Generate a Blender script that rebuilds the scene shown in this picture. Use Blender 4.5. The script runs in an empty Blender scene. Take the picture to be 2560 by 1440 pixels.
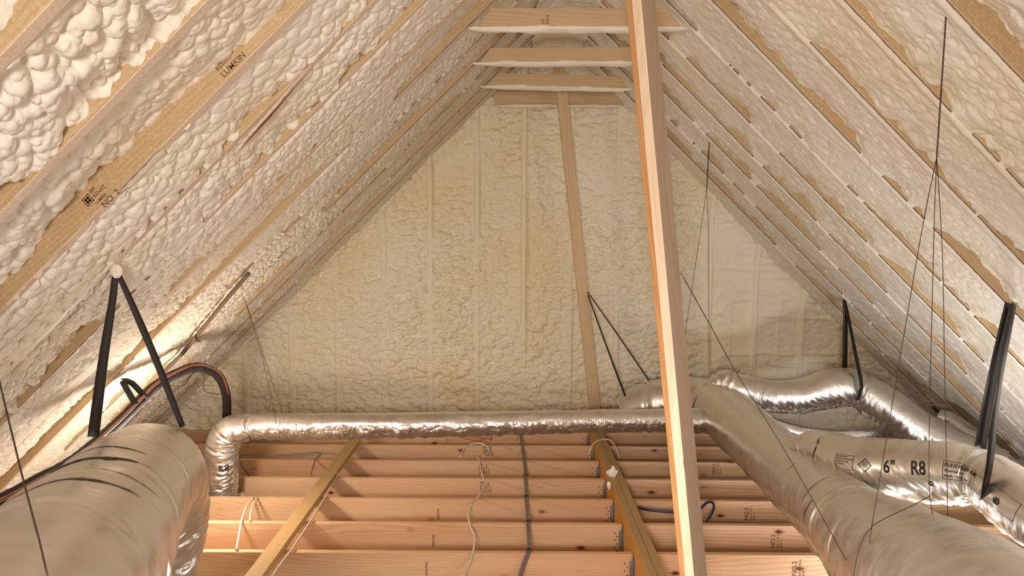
import bpy, bmesh, math, random
import numpy as np
from mathutils import Vector, Matrix

random.seed(7)
scn = bpy.context.scene
COL = scn.collection

# ------------------------------------------------------------------ camera
F, PITCH, YAW, ROLL, H = 1848.4, 0.0764, -0.0029, 0.0048, 1.759   # focal length in pixels of a 2560 wide frame; eye height over joist tops
_cy, _sy, _cp, _sp, _cr, _sr = math.cos(YAW), math.sin(YAW), math.cos(PITCH), math.sin(PITCH), math.cos(ROLL), math.sin(ROLL)
_r = Vector((_cy, -_sy, 0)); _h = Vector((_sy, _cy, 0)); _z = Vector((0, 0, 1))
FWD = _h*_cp - _z*_sp; UP0 = _h*_sp + _z*_cp
RIGHT = _r*_cr + UP0*_sr; UPV = -_r*_sr + UP0*_cr
EYE = Vector((0, 0, H))
cam = bpy.data.cameras.new('camera'); cam_ob = bpy.data.objects.new('camera', cam); COL.objects.link(cam_ob)
m = Matrix.Identity(4)
for i in range(3):
    m[i][0], m[i][1], m[i][2], m[i][3] = RIGHT[i], UPV[i], -FWD[i], EYE[i]
cam_ob.matrix_world = m
cam.lens = F*36/2560; cam.sensor_width = 36; cam.clip_start = 0.05; cam.clip_end = 60
scn.camera = cam_ob
scn.view_settings.view_transform = 'Standard'; scn.view_settings.look = 'None'
scn.view_settings.gamma = 1; scn.view_settings.use_curve_mapping = False
scn.view_settings.exposure = 0.13
scn.cycles.adaptive_threshold = 0.025; scn.cycles.max_bounces = 7; scn.cycles.diffuse_bounces = 4; scn.cycles.glossy_bounces = 3
scn.cycles.caustics_reflective = False; scn.cycles.caustics_refractive = False

# ------------------------------------------------------------------ world and lights
w = bpy.data.worlds.new('world'); scn.world = w; w.use_nodes = True
w.node_tree.nodes['Background'].inputs[0].default_value = (1.0, 0.86, 0.7, 1)
w.node_tree.nodes['Background'].inputs[1].default_value = 0.12

def light(name, kind, loc, power, color, size=0.1, target=None, size_y=None):
    l = bpy.data.lights.new(name, kind); l.energy = power; l.color = color
    if kind == 'AREA':
        l.size = size
        if size_y: l.shape = 'RECTANGLE'; l.size_y = size_y
    else: l.shadow_soft_size = size
    o = bpy.data.objects.new(name, l); COL.objects.link(o); o.location = loc
    if target is not None:
        o.rotation_euler = (Vector(target)-Vector(loc)).to_track_quat('-Z', 'Y').to_euler()
    return o
WARM = (1.0, 0.88, 0.76); NEUT = (1.0, 0.92, 0.89); COOL = (0.60, 0.76, 1.0)
light('work_lamp', 'POINT', (-1.80, 4.12, 0.52), 27, WARM, 0.07)
light('floor_lamp', 'POINT', (-2.0, 2.75, 0.22), 6, WARM, 0.10)
light('eave_lamp', 'POINT', (2.28, 3.40, 0.10), 40, (0.84, 0.90, 1.0), 0.10)
sp = light('flood_lamp', 'SPOT', (-0.25, -1.0, 1.75), 340, NEUT, 0.22, (0.25, 5.0, 1.15)); sp.data.spot_size = math.radians(80); sp.data.spot_blend = 1.0
light('low_fill', 'POINT', (0.2, 1.9, 0.72), 24, NEUT, 0.16)  # unseen fill added below the frame to brighten the slopes
light('rear_fill', 'POINT', (0.5, -1.6, 0.9), 20, NEUT, 0.2)  # unseen fill added behind the camera

# ------------------------------------------------------------------ picture-to-place helpers
def ray(px, py):
    u, v = px-1280.0, py-720.0
    return FWD + RIGHT*(u/F) - UPV*(v/F)
def at(px, py, Y):
    d = ray(px, py); return EYE + d*(Y/d.y)
def on_z(px, py, z):
    d = ray(px, py); return EYE + d*((z-H)/d.z)
XR, ZA, TAN = 0.3333, 3.3727, 0.9757           # ridge, apex of the rafter undersides, slope
YR0, S = 2.2881, 0.4064                        # back face of rafter 0, spacing
YW = 6.42                                      # gable studs
CA = 1/math.hypot(1, TAN); SA = TAN*CA         # cos, sin of the roof slope
def on_roof(px, py, side, off=0.0):            # side -1 left, +1 right ; off = distance inside the attic
    d = ray(px, py)
    n = Vector((side*SA, 0, CA)); p0 = Vector((XR, 0, ZA)) - n*off
    return EYE + d*((p0-EYE).dot(n)/d.dot(n))

# ------------------------------------------------------------------ numpy noise
_rng = np.random.RandomState(11)
_T = [_rng.rand(256, 256) for _ in range(8)]
def vnoise(x, y, t=0):
    T = _T[t % 8]; xi = np.floor(x).astype(int); yi = np.floor(y).astype(int)
    fx = x-xi; fy = y-yi; fx = fx*fx*(3-2*fx); fy = fy*fy*(3-2*fy)
    a = T[xi & 255, yi & 255]; b = T[(xi+1) & 255, yi & 255]; c = T[xi & 255, (yi+1) & 255]; d = T[(xi+1) & 255, (yi+1) & 255]
    return (a*(1-fx)+b*fx)*(1-fy)+(c*(1-fx)+d*fx)*fy*1.0
def fbm(x, y, t=0, o=3):
    r = 0; a = 1; n = 0
    for i in range(o):
        r = r+a*(vnoise(x*2**i+i*17.3, y*2**i+i*9.1, t+i)-.5); n += a; a *= .5
    return r/n*2
def caps(x, y, t=0, rmin=.55, rvar=.5, lay=0.0):
    """union of overlapping hemispheres, unit cell"""
    xi = np.floor(x).astype(int); yi = np.floor(y).astype(int); h = np.zeros_like(x)
    for dx in (-1, 0, 1):
        for dy in (-1, 0, 1):
            i = (xi+dx) & 255; j = (yi+dy) & 255
            cx = xi+dx+_T[t % 8][i, j]; cy = yi+dy+_T[(t+1) % 8][i, j]
            r = rmin+rvar*_T[(t+2) % 8][i, j]
            q = r*r-(x-cx)**2-(y-cy)**2
            h = np.maximum(h, np.where(q > 0, np.sqrt(np.maximum(q, 0))+lay*_T[(t+3) % 8][i, j], 0))
    return h
def sstep(a, b, x):
    t = np.clip((x-a)/(b-a), 0, 1); return t*t*(3-2*t)

# ------------------------------------------------------------------ mesh helpers
def mesh_np(name, V, Fq, smooth=True, uv=None):
    me = bpy.data.meshes.new(name); V = np.asarray(V, dtype=np.float32); Fq = np.asarray(Fq, dtype=np.int32)
    me.vertices.add(len(V)); me.vertices.foreach_set('co', V.ravel())
    me.loops.add(Fq.size); me.loops.foreach_set('vertex_index', Fq.ravel())
    me.polygons.add(len(Fq)); me.polygons.foreach_set('loop_start', np.arange(0, Fq.size, Fq.shape[1], dtype=np.int32))
    me.update(calc_edges=True)
    if uv is not None:
        l = me.uv_layers.new(name='UVMap'); l.data.foreach_set('uv', np.asarray(uv, dtype=np.float32).ravel())
    if smooth: me.polygons.foreach_set('use_smooth', np.ones(len(Fq), dtype=bool))
    return me
def link(name, me, mat=None, parent=None, loc=None):
    o = bpy.data.objects.new(name, me); COL.objects.link(o)
    if mat is not None and me is not None:
        for x in (mat if isinstance(mat, (list, tuple)) else [mat]): me.materials.append(x)
    if loc is not None: o.location = loc
    if parent is not None:
        o.parent = parent
        o.matrix_parent_inverse = parent.matrix_world.inverted() if False else Matrix.Identity(4)
    return o
def tag(o, label, cat, group=None, kind=None):
    o['label'] = label; o['category'] = cat
    if group: o['group'] = group
    if kind: o['kind'] = kind
    return o
def structure(o, label=None):
    o['kind'] = 'structure'
    if label: o['label'] = label
    return o
def grid_faces(nu, nv, keep=None):
    i = np.arange(nu*nv).reshape(nu, nv)
    q = np.stack([i[:-1, :-1], i[1:, :-1], i[1:, 1:], i[:-1, 1:]], -1)
    return q[keep] if keep is not None else q.reshape(-1, 4)

def box_bm(bm, cx, cy, cz, sx, sy, sz, bevel=0.0):
    r = bmesh.ops.create_cube(bm, size=1, matrix=Matrix.Translation((cx, cy, cz)) @ Matrix.Diagonal((sx, sy, sz, 1)))
    if bevel:
        es = list({e for v in r['verts'] for e in v.link_edges})
        bmesh.ops.bevel(bm, geom=es, offset=bevel, segments=1, affect='EDGES')
def frame_matrix(p0, p1, up):
    p0, p1 = Vector(p0), Vector(p1); x = (p1-p0).normalized(); up = Vector(up)
    y = up.cross(x).normalized(); z = x.cross(y)
    M = Matrix.Identity(4)
    for i in range(3): M[i][0], M[i][1], M[i][2], M[i][3] = x[i], y[i], z[i], p0[i]
    return M
def board(name, p0, p1, wy, hz, up, mats, parent=None, bevel=0.002, cz=0.0, cy=0.0, face_fn=None, seg=1):
    """timber from p0 to p1, local X along it; wy wide (local Y), hz high (local Z)"""
    L = (Vector(p1)-Vector(p0)).length
    bm = bmesh.new(); box_bm(bm, L/2, cy, cz, L, wy, hz, bevel)
    if face_fn:
        for f in bm.faces: f.material_index = face_fn(f)
    me = bpy.data.meshes.new(name); bm.to_mesh(me); bm.free()
    o = link(name, me, mats); o.matrix_world = frame_matrix(p0, p1, up)
    if parent is not None:
        M = o.matrix_world.copy(); o.parent = parent; o.matrix_parent_inverse = Matrix.Identity(4); o.matrix_local = parent.matrix_world.inverted() @ M
    return o
def adopt(o, parent):
    """parent o while keeping it where it stands (parents here have no rotation unless set through matrix_world)"""
    pm = parent.matrix_world.copy() if parent.type != 'EMPTY' else Matrix.Translation(parent.location)
    o.parent = parent; o.matrix_local = pm.inverted() @ o.matrix_world if o.matrix_world != Matrix.Identity(4) else pm.inverted()
    return o

def catmull(pts, step):
    P = [Vector(p[:3]) for p in pts]; R = [p[3] for p in pts]
    P = [P[0]*2-P[1]]+P+[P[-1]*2-P[-2]]; R = [R[0]]+R+[R[-1]]
    out = []; rr = []
    for i in range(1, len(P)-2):
        n = max(2, int((P[i+1]-P[i]).length/step))
        for k in range(n):
            t = k/n; t2 = t*t; t3 = t2*t
            out.append(.5*((2*P[i])+(-P[i-1]+P[i+1])*t+(2*P[i-1]-5*P[i]+4*P[i+1]-P[i+2])*t2+(-P[i-1]+3*P[i]-3*P[i+1]+P[i+2])*t3))
            rr.append(.5*((2*R[i])+(-R[i-1]+R[i+1])*t+(2*R[i-1]-5*R[i]+4*R[i+1]-R[i+2])*t2+(-R[i-1]+3*R[i]-3*R[i+1]+R[i+2])*t3))
    out.append(P[-2]); rr.append(R[-2])
    return np.array([list(p) for p in out]), np.array(rr)
class Sweep:
    """centre line, frames and arc lengths of a tube"""
    def __init__(s, pts, step, up=(0, 0, 1)):
        s.P, s.R = catmull(pts, step); n = len(s.P)
        T = np.gradient(s.P, axis=0); T /= np.linalg.norm(T, axis=1)[:, None]; s.T = T
        u = np.array(up, float); N = np.zeros_like(T)
        N[0] = u-T[0]*u.dot(T[0]); N[0] /= np.linalg.norm(N[0])
        for i in range(1, n):
            v = N[i-1]-T[i]*N[i-1].dot(T[i]); N[i] = v/np.linalg.norm(v)
        s.N = N; s.B = np.cross(T, N)
        d = np.linalg.norm(np.diff(s.P, axis=0), axis=1); s.S = np.concatenate([[0], np.cumsum(d)])
    def point(s, a, th, off=0.0, rf=None):
        i = np.array([np.interp(a, s.S, s.P[:, k]) for k in range(3)]); n = np.array([np.interp(a, s.S, s.N[:, k]) for k in range(3)]); b = np.array([np.interp(a, s.S, s.B[:, k]) for k in range(3)])
        r = np.interp(a, s.S, s.R)
        if rf is not None: r = r+float(rf(np.array([[a]]), np.array([[th]]))[0, 0])
        return i+(n*math.cos(th)+b*math.sin(th))*(r+off)
    def nearest(s, px, py):
        best = None
        for k in range(len(s.P)):
            d = Vector(s.P[k])-EYE; f = d.dot(FWD)
            x = 1280+F*d.dot(RIGHT)/f; y = 720-F*d.dot(UPV)/f
            e = (x-px)**2+(y-py)**2
            if best is None or e < best[0]: best = (e, k)
        return s.S[best[1]]
def tube_mesh(name, sw, seg=16, rfn=None, cap=True):
    n = len(sw.P); th = np.linspace(0, 2*math.pi, seg, endpoint=False)
    A = np.repeat(sw.S[:, None], seg, 1); TH = np.repeat(th[None], n, 0)
    R = sw.R[:, None]+(rfn(A, TH) if rfn else 0)
    R = R*np.ones((n, seg))
    V = sw.P[:, None]+(sw.N[:, None]*np.cos(TH)[..., None]+sw.B[:, None]*np.sin(TH)[..., None])*R[..., None]
    i = np.arange(n*seg).reshape(n, seg); j = np.roll(i, -1, 1)
    Fq = np.stack([i[:-1], j[:-1], j[1:], i[1:]], -1).reshape(-1, 4)
    th2 = np.concatenate([th, [2*math.pi]]); rm = sw.R.mean()
    ua = np.stack([np.repeat(sw.S[:-1, None], seg, 1), np.repeat(th2[None, :-1]*rm, n-1, 0)], -1)
    ub = np.stack([np.repeat(sw.S[:-1, None], seg, 1), np.repeat(th2[None, 1:]*rm, n-1, 0)], -1)
    uc = np.stack([np.repeat(sw.S[1:, None], seg, 1), np.repeat(th2[None, 1:]*rm, n-1, 0)], -1)
    ud = np.stack([np.repeat(sw.S[1:, None], seg, 1), np.repeat(th2[None, :-1]*rm, n-1, 0)], -1)
    uv = np.stack([ua, ub, uc, ud], 2).reshape(-1, 2)
    V = V.reshape(-1, 3)
    me = mesh_np(name, V, Fq, True, uv)
    if cap:
        bm = bmesh.new(); bm.from_mesh(me); bm.verts.ensure_lookup_table()
        bm.faces.new([bm.verts[k] for k in i[0]][::-1]); bm.faces.new([bm.verts[k] for k in i[-1]])
        bm.to_mesh(me); bm.free()
    return me
def tube(name, pts, mat, parent=None, step=0.02, seg=10, rfn=None, up=(0, 0, 1)):
    sw = Sweep(pts, step, up); me = tube_mesh(name, sw, seg, rfn); return link(name, me, mat, parent), sw
def multi_tube(name, lists, mat, parent=None, step=0.02, seg=6):
    bm = bmesh.new()
    for pts in lists:
        me = tube_mesh('t', Sweep(pts, step, (0.3, 0.5, 0.81)), seg); bm.from_mesh(me); bpy.data.meshes.remove(me)
    me = bpy.data.meshes.new(name); bm.to_mesh(me); bm.free()
    return link(name, me, mat, parent)
def ribbon(name, pts, width, mat, parent=None, facing=None, thick=0.0025, widths=None):
    """flat webbing along a polyline, its broad face turned towards `facing`"""
    sw = Sweep([(*p, 1) for p in pts], 0.03, (0.2, 0.9, 0.1)); n = len(sw.P); V = []
    for k in range(n):
        t = Vector(sw.T[k]); f = Vector(facing) if facing is not None else (EYE-Vector(sw.P[k]))
        side = t.cross(f).normalized(); nor = side.cross(t).normalized(); c = Vector(sw.P[k])
        wd = width if widths is None else float(np.interp(k/(n-1), np.linspace(0, 1, len(widths)), widths))
        for a, b in ((-1, -1), (1, -1), (1, 1), (-1, 1)): V.append(c+side*a*wd/2+nor*b*thick/2)
    Fq = []
    for k in range(n-1):
        for a in range(4): b = (a+1) % 4; Fq.append((k*4+a, k*4+b, k*4+4+b, k*4+4+a))
    Fq += [(3, 2, 1, 0), (n*4-4, n*4-3, n*4-2, n*4-1)]
    return link(name, mesh_np(name, [list(v) for v in V], Fq, False), mat, parent)

# ------------------------------------------------------------------ materials
def newmat(name):
    mt = bpy.data.materials.new(name); mt.use_nodes = True; nt = mt.node_tree
    return mt, nt, nt.nodes['Principled BSDF']
def N(nt, t, **kw):
    n = nt.nodes.new(t)
    for k, v in kw.items():
        if k.startswith('i_'): n.inputs[k[2:].replace('_', ' ')].default_value = v
        else: setattr(n, k, v)
    return n
def ramp(nt, stops, interp='LINEAR'):
    n = nt.nodes.new('ShaderNodeValToRGB'); cr = n.color_ramp; cr.interpolation = interp
    while len(cr.elements) < len(stops): cr.elements.new(0.5)
    for e, (p, c) in zip(cr.elements, stops): e.position = p; e.color = (*c, 1)
    return n
def lin(r, g, b):
    f = lambda c: ((c/255+0.055)/1.055)**2.4 if c/255 > 0.04045 else c/255/12.92
    return (f(r), f(g), f(b))
def plain(name, col, rough=0.6, metal=0.0, bump=0.0, bscale=80):
    mt, nt, b = newmat(name)
    b.inputs['Base Color'].default_value = (*col, 1); b.inputs['Roughness'].default_value = rough; b.inputs['Metallic'].default_value = metal
    tc = N(nt, 'ShaderNodeTexCoord'); ns = N(nt, 'ShaderNodeTexNoise', i_Scale=bscale*0.3, i_Detail=3.0)
    nt.links.new(tc.outputs['Object'], ns.inputs['Vector'])
    r = ramp(nt, [(0.3, tuple(c*0.86 for c in col)), (0.7, tuple(min(1, c*1.1) for c in col))])
    nt.links.new(ns.outputs['Fac'], r.inputs[0]); nt.links.new(r.outputs[0], b.inputs['Base Color'])
    if bump:
        n2 = N(nt, 'ShaderNodeTexNoise', i_Scale=bscale, i_Detail=2.0); bp = N(nt, 'ShaderNodeBump', i_Strength=bump, i_Distance=0.002)
        nt.links.new(tc.outputs['Object'], n2.inputs['Vector']); nt.links.new(n2.outputs['Fac'], bp.inputs['Height']); nt.links.new(bp.outputs[0], b.inputs['Normal'])
    return mt
def foam_mat(name, c1, c2, c3, bump=0.5, scale=90, fine=260):
    mt, nt, b = newmat(name); b.inputs['Roughness'].default_value = 0.66
    try: b.inputs['Specular IOR Level'].default_value = 0.35
    except KeyError: pass
    tc = N(nt, 'ShaderNodeTexCoord')
    n1 = N(nt, 'ShaderNodeTexNoise', i_Scale=1.3, i_Detail=5.0, i_Roughness=0.6); nt.links.new(tc.outputs['Object'], n1.inputs['Vector'])
    r = ramp(nt, [(0.32, c1), (0.52, c2), (0.72, c3)]); nt.links.new(n1.outputs['Fac'], r.inputs[0]); nt.links.new(r.outputs[0], b.inputs['Base Color'])
    n2 = N(nt, 'ShaderNodeTexNoise', i_Scale=scale, i_Detail=3.0, i_Roughness=0.55); nt.links.new(tc.outputs['Object'], n2.inputs['Vector'])
    bp = N(nt, 'ShaderNodeBump', i_Strength=bump, i_Distance=0.006); nt.links.new(n2.outputs['Fac'], bp.inputs['Height'])
    n3 = N(nt, 'ShaderNodeTexNoise', i_Scale=fine, i_Detail=2.0); nt.links.new(tc.outputs['Object'], n3.inputs['Vector'])
    b2 = N(nt, 'ShaderNodeBump', i_Strength=bump*0.6, i_Distance=0.002); nt.links.new(n3.outputs['Fac'], b2.inputs['Height'])
    nt.links.new(bp.outputs[0], b2.inputs['Normal']); nt.links.new(b2.outputs[0], b.inputs['Normal'])
    return mt
def wood_mat(name, pale, mid, dark, knots=1.0, rough=0.55, dust=None, ring=26.0):
    mt, nt, b = newmat(name); b.inputs['Roughness'].default_value = rough
    L = nt.links.new; tc = N(nt, 'ShaderNodeTexCoord'); oi = N(nt, 'ShaderNodeObjectInfo')
    sc = N(nt, 'ShaderNodeVectorMath', operation='SCALE'); cmb = N(nt, 'ShaderNodeCombineXYZ', i_X=37.0, i_Y=0.35, i_Z=0.5)
    L(cmb.outputs[0], sc.inputs[0]); L(oi.outputs['Random'], sc.inputs['Scale'])
    ad = N(nt, 'ShaderNodeVectorMath', operation='ADD'); L(tc.outputs['Object'], ad.inputs[0]); L(sc.outputs[0], ad.inputs[1])
    # growth rings stretched along the timber
    mp = N(nt, 'ShaderNodeMapping'); mp.inputs['Scale'].default_value = (0.10, 1.0, 1.0); L(ad.outputs[0], mp.inputs['Vector'])
    nz = N(nt, 'ShaderNodeTexNoise', i_Scale=2.6, i_Detail=2.0); L(mp.outputs[0], nz.inputs['Vector'])
    sv = N(nt, 'ShaderNodeVectorMath', operation='MULTIPLY_ADD'); sv.inputs[1].default_value = (0.42, 0.42, 0.42); L(nz.outputs['Color'], sv.inputs[0]); L(mp.outputs[0], sv.inputs[2])
    wv = N(nt, 'ShaderNodeTexWave', wave_type='RINGS', rings_direction='X', i_Scale=ring, i_Distortion=1.2, i_Detail=1.5); wv.inputs['Detail Scale'].default_value = 1.0
    L(sv.outputs[0], wv.inputs['Vector'])
    mp2 = N(nt, 'ShaderNodeMapping'); mp2.inputs['Scale'].default_value = (3.0, 260.0, 260.0); L(ad.outputs[0], mp2.inputs['Vector'])
    fi = N(nt, 'ShaderNodeTexNoise', i_Scale=1.0, i_Detail=2.0); L(mp2.outputs[0], fi.inputs['Vector'])
    r = ramp(nt, [(0.0, pale), (0.7, mid), (1.0, tuple(.5*a_+.5*b_ for a_, b_ in zip(mid, dark)))]); L(wv.outputs['Fac'], r.inputs[0])
    # large colour drift
    n4 = N(nt, 'ShaderNodeTexNoise', i_Scale=2.2, i_Detail=2.0); mp4 = N(nt, 'ShaderNodeMapping'); mp4.inputs['Scale'].default_value = (0.35, 1.5, 3.0); L(ad.outputs[0], mp4.inputs['Vector']); L(mp4.outputs[0], n4.inputs['Vector'])
    r4 = ramp(nt, [(0.35, mid), (0.65, pale)]); L(n4.outputs['Fac'], r4.inputs[0])
    mx = N(nt, 'ShaderNodeMix', data_type='RGBA'); mx.inputs['Factor'].default_value = 0.55; L(r.outputs[0], mx.inputs['A']); L(r4.outputs[0], mx.inputs['B'])
    m5 = N(nt, 'ShaderNodeMix', data_type='RGBA', blend_type='MULTIPLY'); m5.inputs['Factor'].default_value = 0.35
    r5 = ramp(nt, [(0.35, (0.72, 0.66, 0.6)), (0.65, (1, 1, 1))]); L(fi.outputs['Fac'], r5.inputs[0]); L(mx.outputs['Result'], m5.inputs['A']); L(r5.outputs[0], m5.inputs['B'])
    col = m5.outputs['Result']
    if knots:
        mk = N(nt, 'ShaderNodeMapping'); mk.inputs['Scale'].default_value = (3.6, 5.0, 7.5); L(ad.outputs[0], mk.inputs['Vector'])
        vo = N(nt, 'ShaderNodeTexVoronoi', i_Scale=1.0, i_Randomness=1.0); L(mk.outputs[0], vo.inputs['Vector'])
        nk = N(nt, 'ShaderNodeTexNoise', i_Scale=30.0); L(tc.outputs['Object'], nk.inputs['Vector'])
        ma = N(nt, 'ShaderNodeMath', operation='MULTIPLY_ADD'); ma.inputs[1].default_value = 0.05; L(nk.outputs['Fac'], ma.inputs[0]); L(vo.outputs['Distance'], ma.inputs[2])
        rk = ramp(nt, [(0.0, (0, 0, 0)), (0.085*knots, (0, 0, 0)), (0.125*knots, (.5, .5, .5)), (0.21*knots, (1, 1, 1))]); L(ma.outputs[0], rk.inputs[0])
        kc = ramp(nt, [(0.0, (0.10, 0.035, 0.015)), (0.5, (dark[0]*0.72, dark[1]*0.5, dark[2]*0.4)), (1.0, dark)]); L(rk.outputs[0], kc.inputs[0])
        mm = N(nt, 'ShaderNodeMix', data_type='RGBA'); L(rk.outputs[0], mm.inputs['Factor']); L(kc.outputs[0], mm.inputs['A']); L(col, mm.inputs['B']); col = mm.outputs['Result']
    if dust:
        dn = N(nt, 'ShaderNodeTexNoise', i_Scale=dust[1], i_Detail=6.0, i_Roughness=0.75); L(tc.outputs['Object'], dn.inputs['Vector'])
        rd = ramp(nt, [(dust[2], (0, 0, 0)), (dust[3], (1, 1, 1))]); L(dn.outputs['Fac'], rd.inputs[0])
        mm = N(nt, 'ShaderNodeMix', data_type='RGBA'); mm.inputs['B'].default_value = (*dust[0], 1); L(rd.outputs[0], mm.inputs['Factor']); L(col, mm.inputs['A']); col = mm.outputs['Result']
    L(col, b.inputs['Base Color'])
    bp = N(nt, 'ShaderNodeBump', i_Strength=0.25, i_Distance=0.001); L(fi.outputs['Fac'], bp.inputs['Height']); L(bp.outputs[0], b.inputs['Normal'])
    return mt
def foil_mat(name, tint=(0.82, 0.78, 0.72), rough=0.32, s1=(55, 9), strength=0.45, dist=0.010):
    mt, nt, b = newmat(name); L = nt.links.new
    b.inputs['Metallic'].default_value = 0.93; b.inputs['Roughness'].default_value = rough
    uv = N(nt, 'ShaderNodeTexCoord')
    mp = N(nt, 'ShaderNodeMapping'); mp.inputs['Scale'].default_value = (s1[0], s1[1], 1); L(uv.outputs['UV'], mp.inputs['Vector'])
    n1 = N(nt, 'ShaderNodeTexNoise', i_Scale=1.0, i_Detail=4.0, i_Roughness=0.6, i_Distortion=0.8); L(mp.outputs[0], n1.inputs['Vector'])
    # crumples only in patches
    mask = N(nt, 'ShaderNodeTexNoise', i_Scale=3.0, i_Detail=2.0); L(uv.outputs['Object'], mask.inputs['Vector'])
    rm = ramp(nt, [(0.42, (0.10,)*3), (0.68, (1,)*3)]); L(mask.outputs['Fac'], rm.inputs[0])
    ge = N(nt, 'ShaderNodeNewGeometry'); sx = N(nt, 'ShaderNodeSeparateXYZ'); L(ge.outputs['Normal'], sx.inputs[0])
    n2 = N(nt, 'ShaderNodeTexNoise', i_Scale=38.0, i_Detail=3.0, i_Distortion=1.0); L(uv.outputs['Object'], n2.inputs['Vector'])
    ad = N(nt, 'ShaderNodeMath', operation='MULTIPLY_ADD'); ad.inputs[1].default_value = 0.5; L(n2.outputs['Fac'], ad.inputs[0]); L(n1.outputs['Fac'], ad.inputs[2])
    mu = N(nt, 'ShaderNodeMath', operation='MULTIPLY'); L(ad.outputs[0], mu.inputs[0]); L(rm.outputs[0], mu.inputs[1])
    bp = N(nt, 'ShaderNodeBump', i_Strength=strength, i_Distance=dist); L(mu.outputs[0], bp.inputs['Height']); L(bp.outputs[0], b.inputs['Normal'])
    nc = N(nt, 'ShaderNodeTexNoise', i_Scale=14.0, i_Detail=4.0); L(uv.outputs['Object'], nc.inputs['Vector'])
    rc = ramp(nt, [(0.35, tuple(c*0.93 for c in tint)), (0.65, tint)]); L(nc.outputs['Fac'], rc.inputs[0]); L(rc.outputs[0], b.inputs['Base Color'])
    rr = ramp(nt, [(0.3, (rough*0.8,)*3), (0.7, (rough*1.35,)*3)]); L(nc.outputs['Fac'], rr.inputs[0]); L(rr.outputs[0], b.inputs['Roughness'])
    return mt

FOAM = foam_mat('spray_foam_roof', lin(236, 224, 198), lin(242, 233, 216), lin(244, 237, 224), 0.35, 70, 240)
FOAMR = foam_mat('spray_foam_roof_smooth', lin(242, 231, 204), lin(244, 236, 219), lin(245, 239, 227), 0.45, 34, 190)
FOAMW = foam_mat('spray_foam_wall', lin(245, 230, 192), lin(247, 236, 208), lin(248, 240, 222), 0.35, 80, 250)
DUST = lin(226, 208, 184)
W_JOIST = wood_mat('pine_joist', lin(240, 204, 160), lin(226, 172, 128), lin(204, 134, 92), 1.0)
W_RAFT = wood_mat('pine_rafter', lin(204, 174, 130), lin(190, 160, 116), lin(174, 142, 100), 0.45, dust=(lin(216, 196, 156), 120.0, 0.50, 0.72))
W_RAFTB = wood_mat('oversprayed_rafter_edge', lin(226, 200, 172), lin(216, 186, 156), lin(206, 172, 140), 0.5, dust=(lin(232, 214, 192), 90.0, 0.38, 0.6))
W_TIE = wood_mat('spruce_tie', lin(216, 188, 146), lin(204, 172, 128), lin(190, 154, 110), 0.6, dust=(lin(206, 184, 150), 60.0, 0.60, 0.75))
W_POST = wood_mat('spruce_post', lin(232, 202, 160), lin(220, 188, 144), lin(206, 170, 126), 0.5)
W_POSTP = wood_mat('lit_spruce', lin(236, 212, 182), lin(228, 202, 168), lin(216, 184, 148), 0.5)  # lit front edge of the near post, light put into the colour
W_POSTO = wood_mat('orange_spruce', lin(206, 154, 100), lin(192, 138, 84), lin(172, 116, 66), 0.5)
W_POSTB = wood_mat('shaded_spruce', lin(176, 152, 128), lin(164, 140, 116), lin(150, 126, 102), 0.6)  # other faces of that same board, shade put into the colour
W_LVL = wood_mat('laminated_veneer_face', lin(226, 168, 78), lin(212, 148, 58), lin(186, 116, 40), 0.0, ring=14)
W_LVLT = wood_mat('laminated_veneer_edge', lin(196, 162, 108), lin(182, 146, 94), lin(164, 126, 76), 0.0, ring=60)
W_BRACE = wood_mat('weathered_brace', lin(216, 178, 122), lin(204, 164, 108), lin(184, 140, 84), 0.5)
PLY = wood_mat('plywood', lin(214, 178, 130), lin(200, 160, 112), lin(180, 138, 92), 0.3)
DRY = plain('drywall_back', lin(170, 150, 130), 0.9)
INK = plain('black_print', lin(48, 40, 36), 0.7)
INKB = plain('brown_stamp', lin(116, 80, 58), 0.8)
INKG = plain('faded_stamp', lin(120, 96, 66), 0.8)
FOIL = foil_mat('foil_jacket_small')
FOILB = foil_mat('foil_jacket_big', tint=(0.80, 0.75, 0.68), rough=0.34, s1=(26, 5), strength=0.30, dist=0.010)
FOILC = foil_mat('foil_jacket_crumpled', rough=0.20, s1=(26, 22), strength=1.0, dist=0.025)
CREASE = plain('painted_crease_shade', lin(60, 54, 46), 0.6)  # shade inside the jacket tears, painted as a dark colour
STRAP = plain('black_webbing', lin(44, 36, 32), 0.55, bump=0.5, bscale=900)
STRAPP = plain('black_plastic_strap', lin(26, 22, 21), 0.35)
WIRE = plain('dark_tie_wire', lin(74, 58, 48), 0.5, 0.6)
GALV = plain('galvanised_steel', (0.52, 0.52, 0.52), 0.35, 0.9)
COPPER = plain('copper_pipe', lin(178, 120, 92), 0.45, 0.6)
RUBBER = plain('black_rubber_insulation', lin(40, 35, 33), 0.7)
WCAB = plain('white_cable_sheath', lin(236, 216, 196), 0.45)
GCAB = plain('grey_cable_sheath', lin(140, 126, 124), 0.5)
BCAB = plain('blue_tube', lin(36, 40, 74), 0.35)
RCAB = plain('red_wire', lin(214, 70, 46), 0.4)
CONDUIT = plain('dusty_dark_pipe', lin(112, 90, 74), 0.7, bump=0.6, bscale=120)

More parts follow.
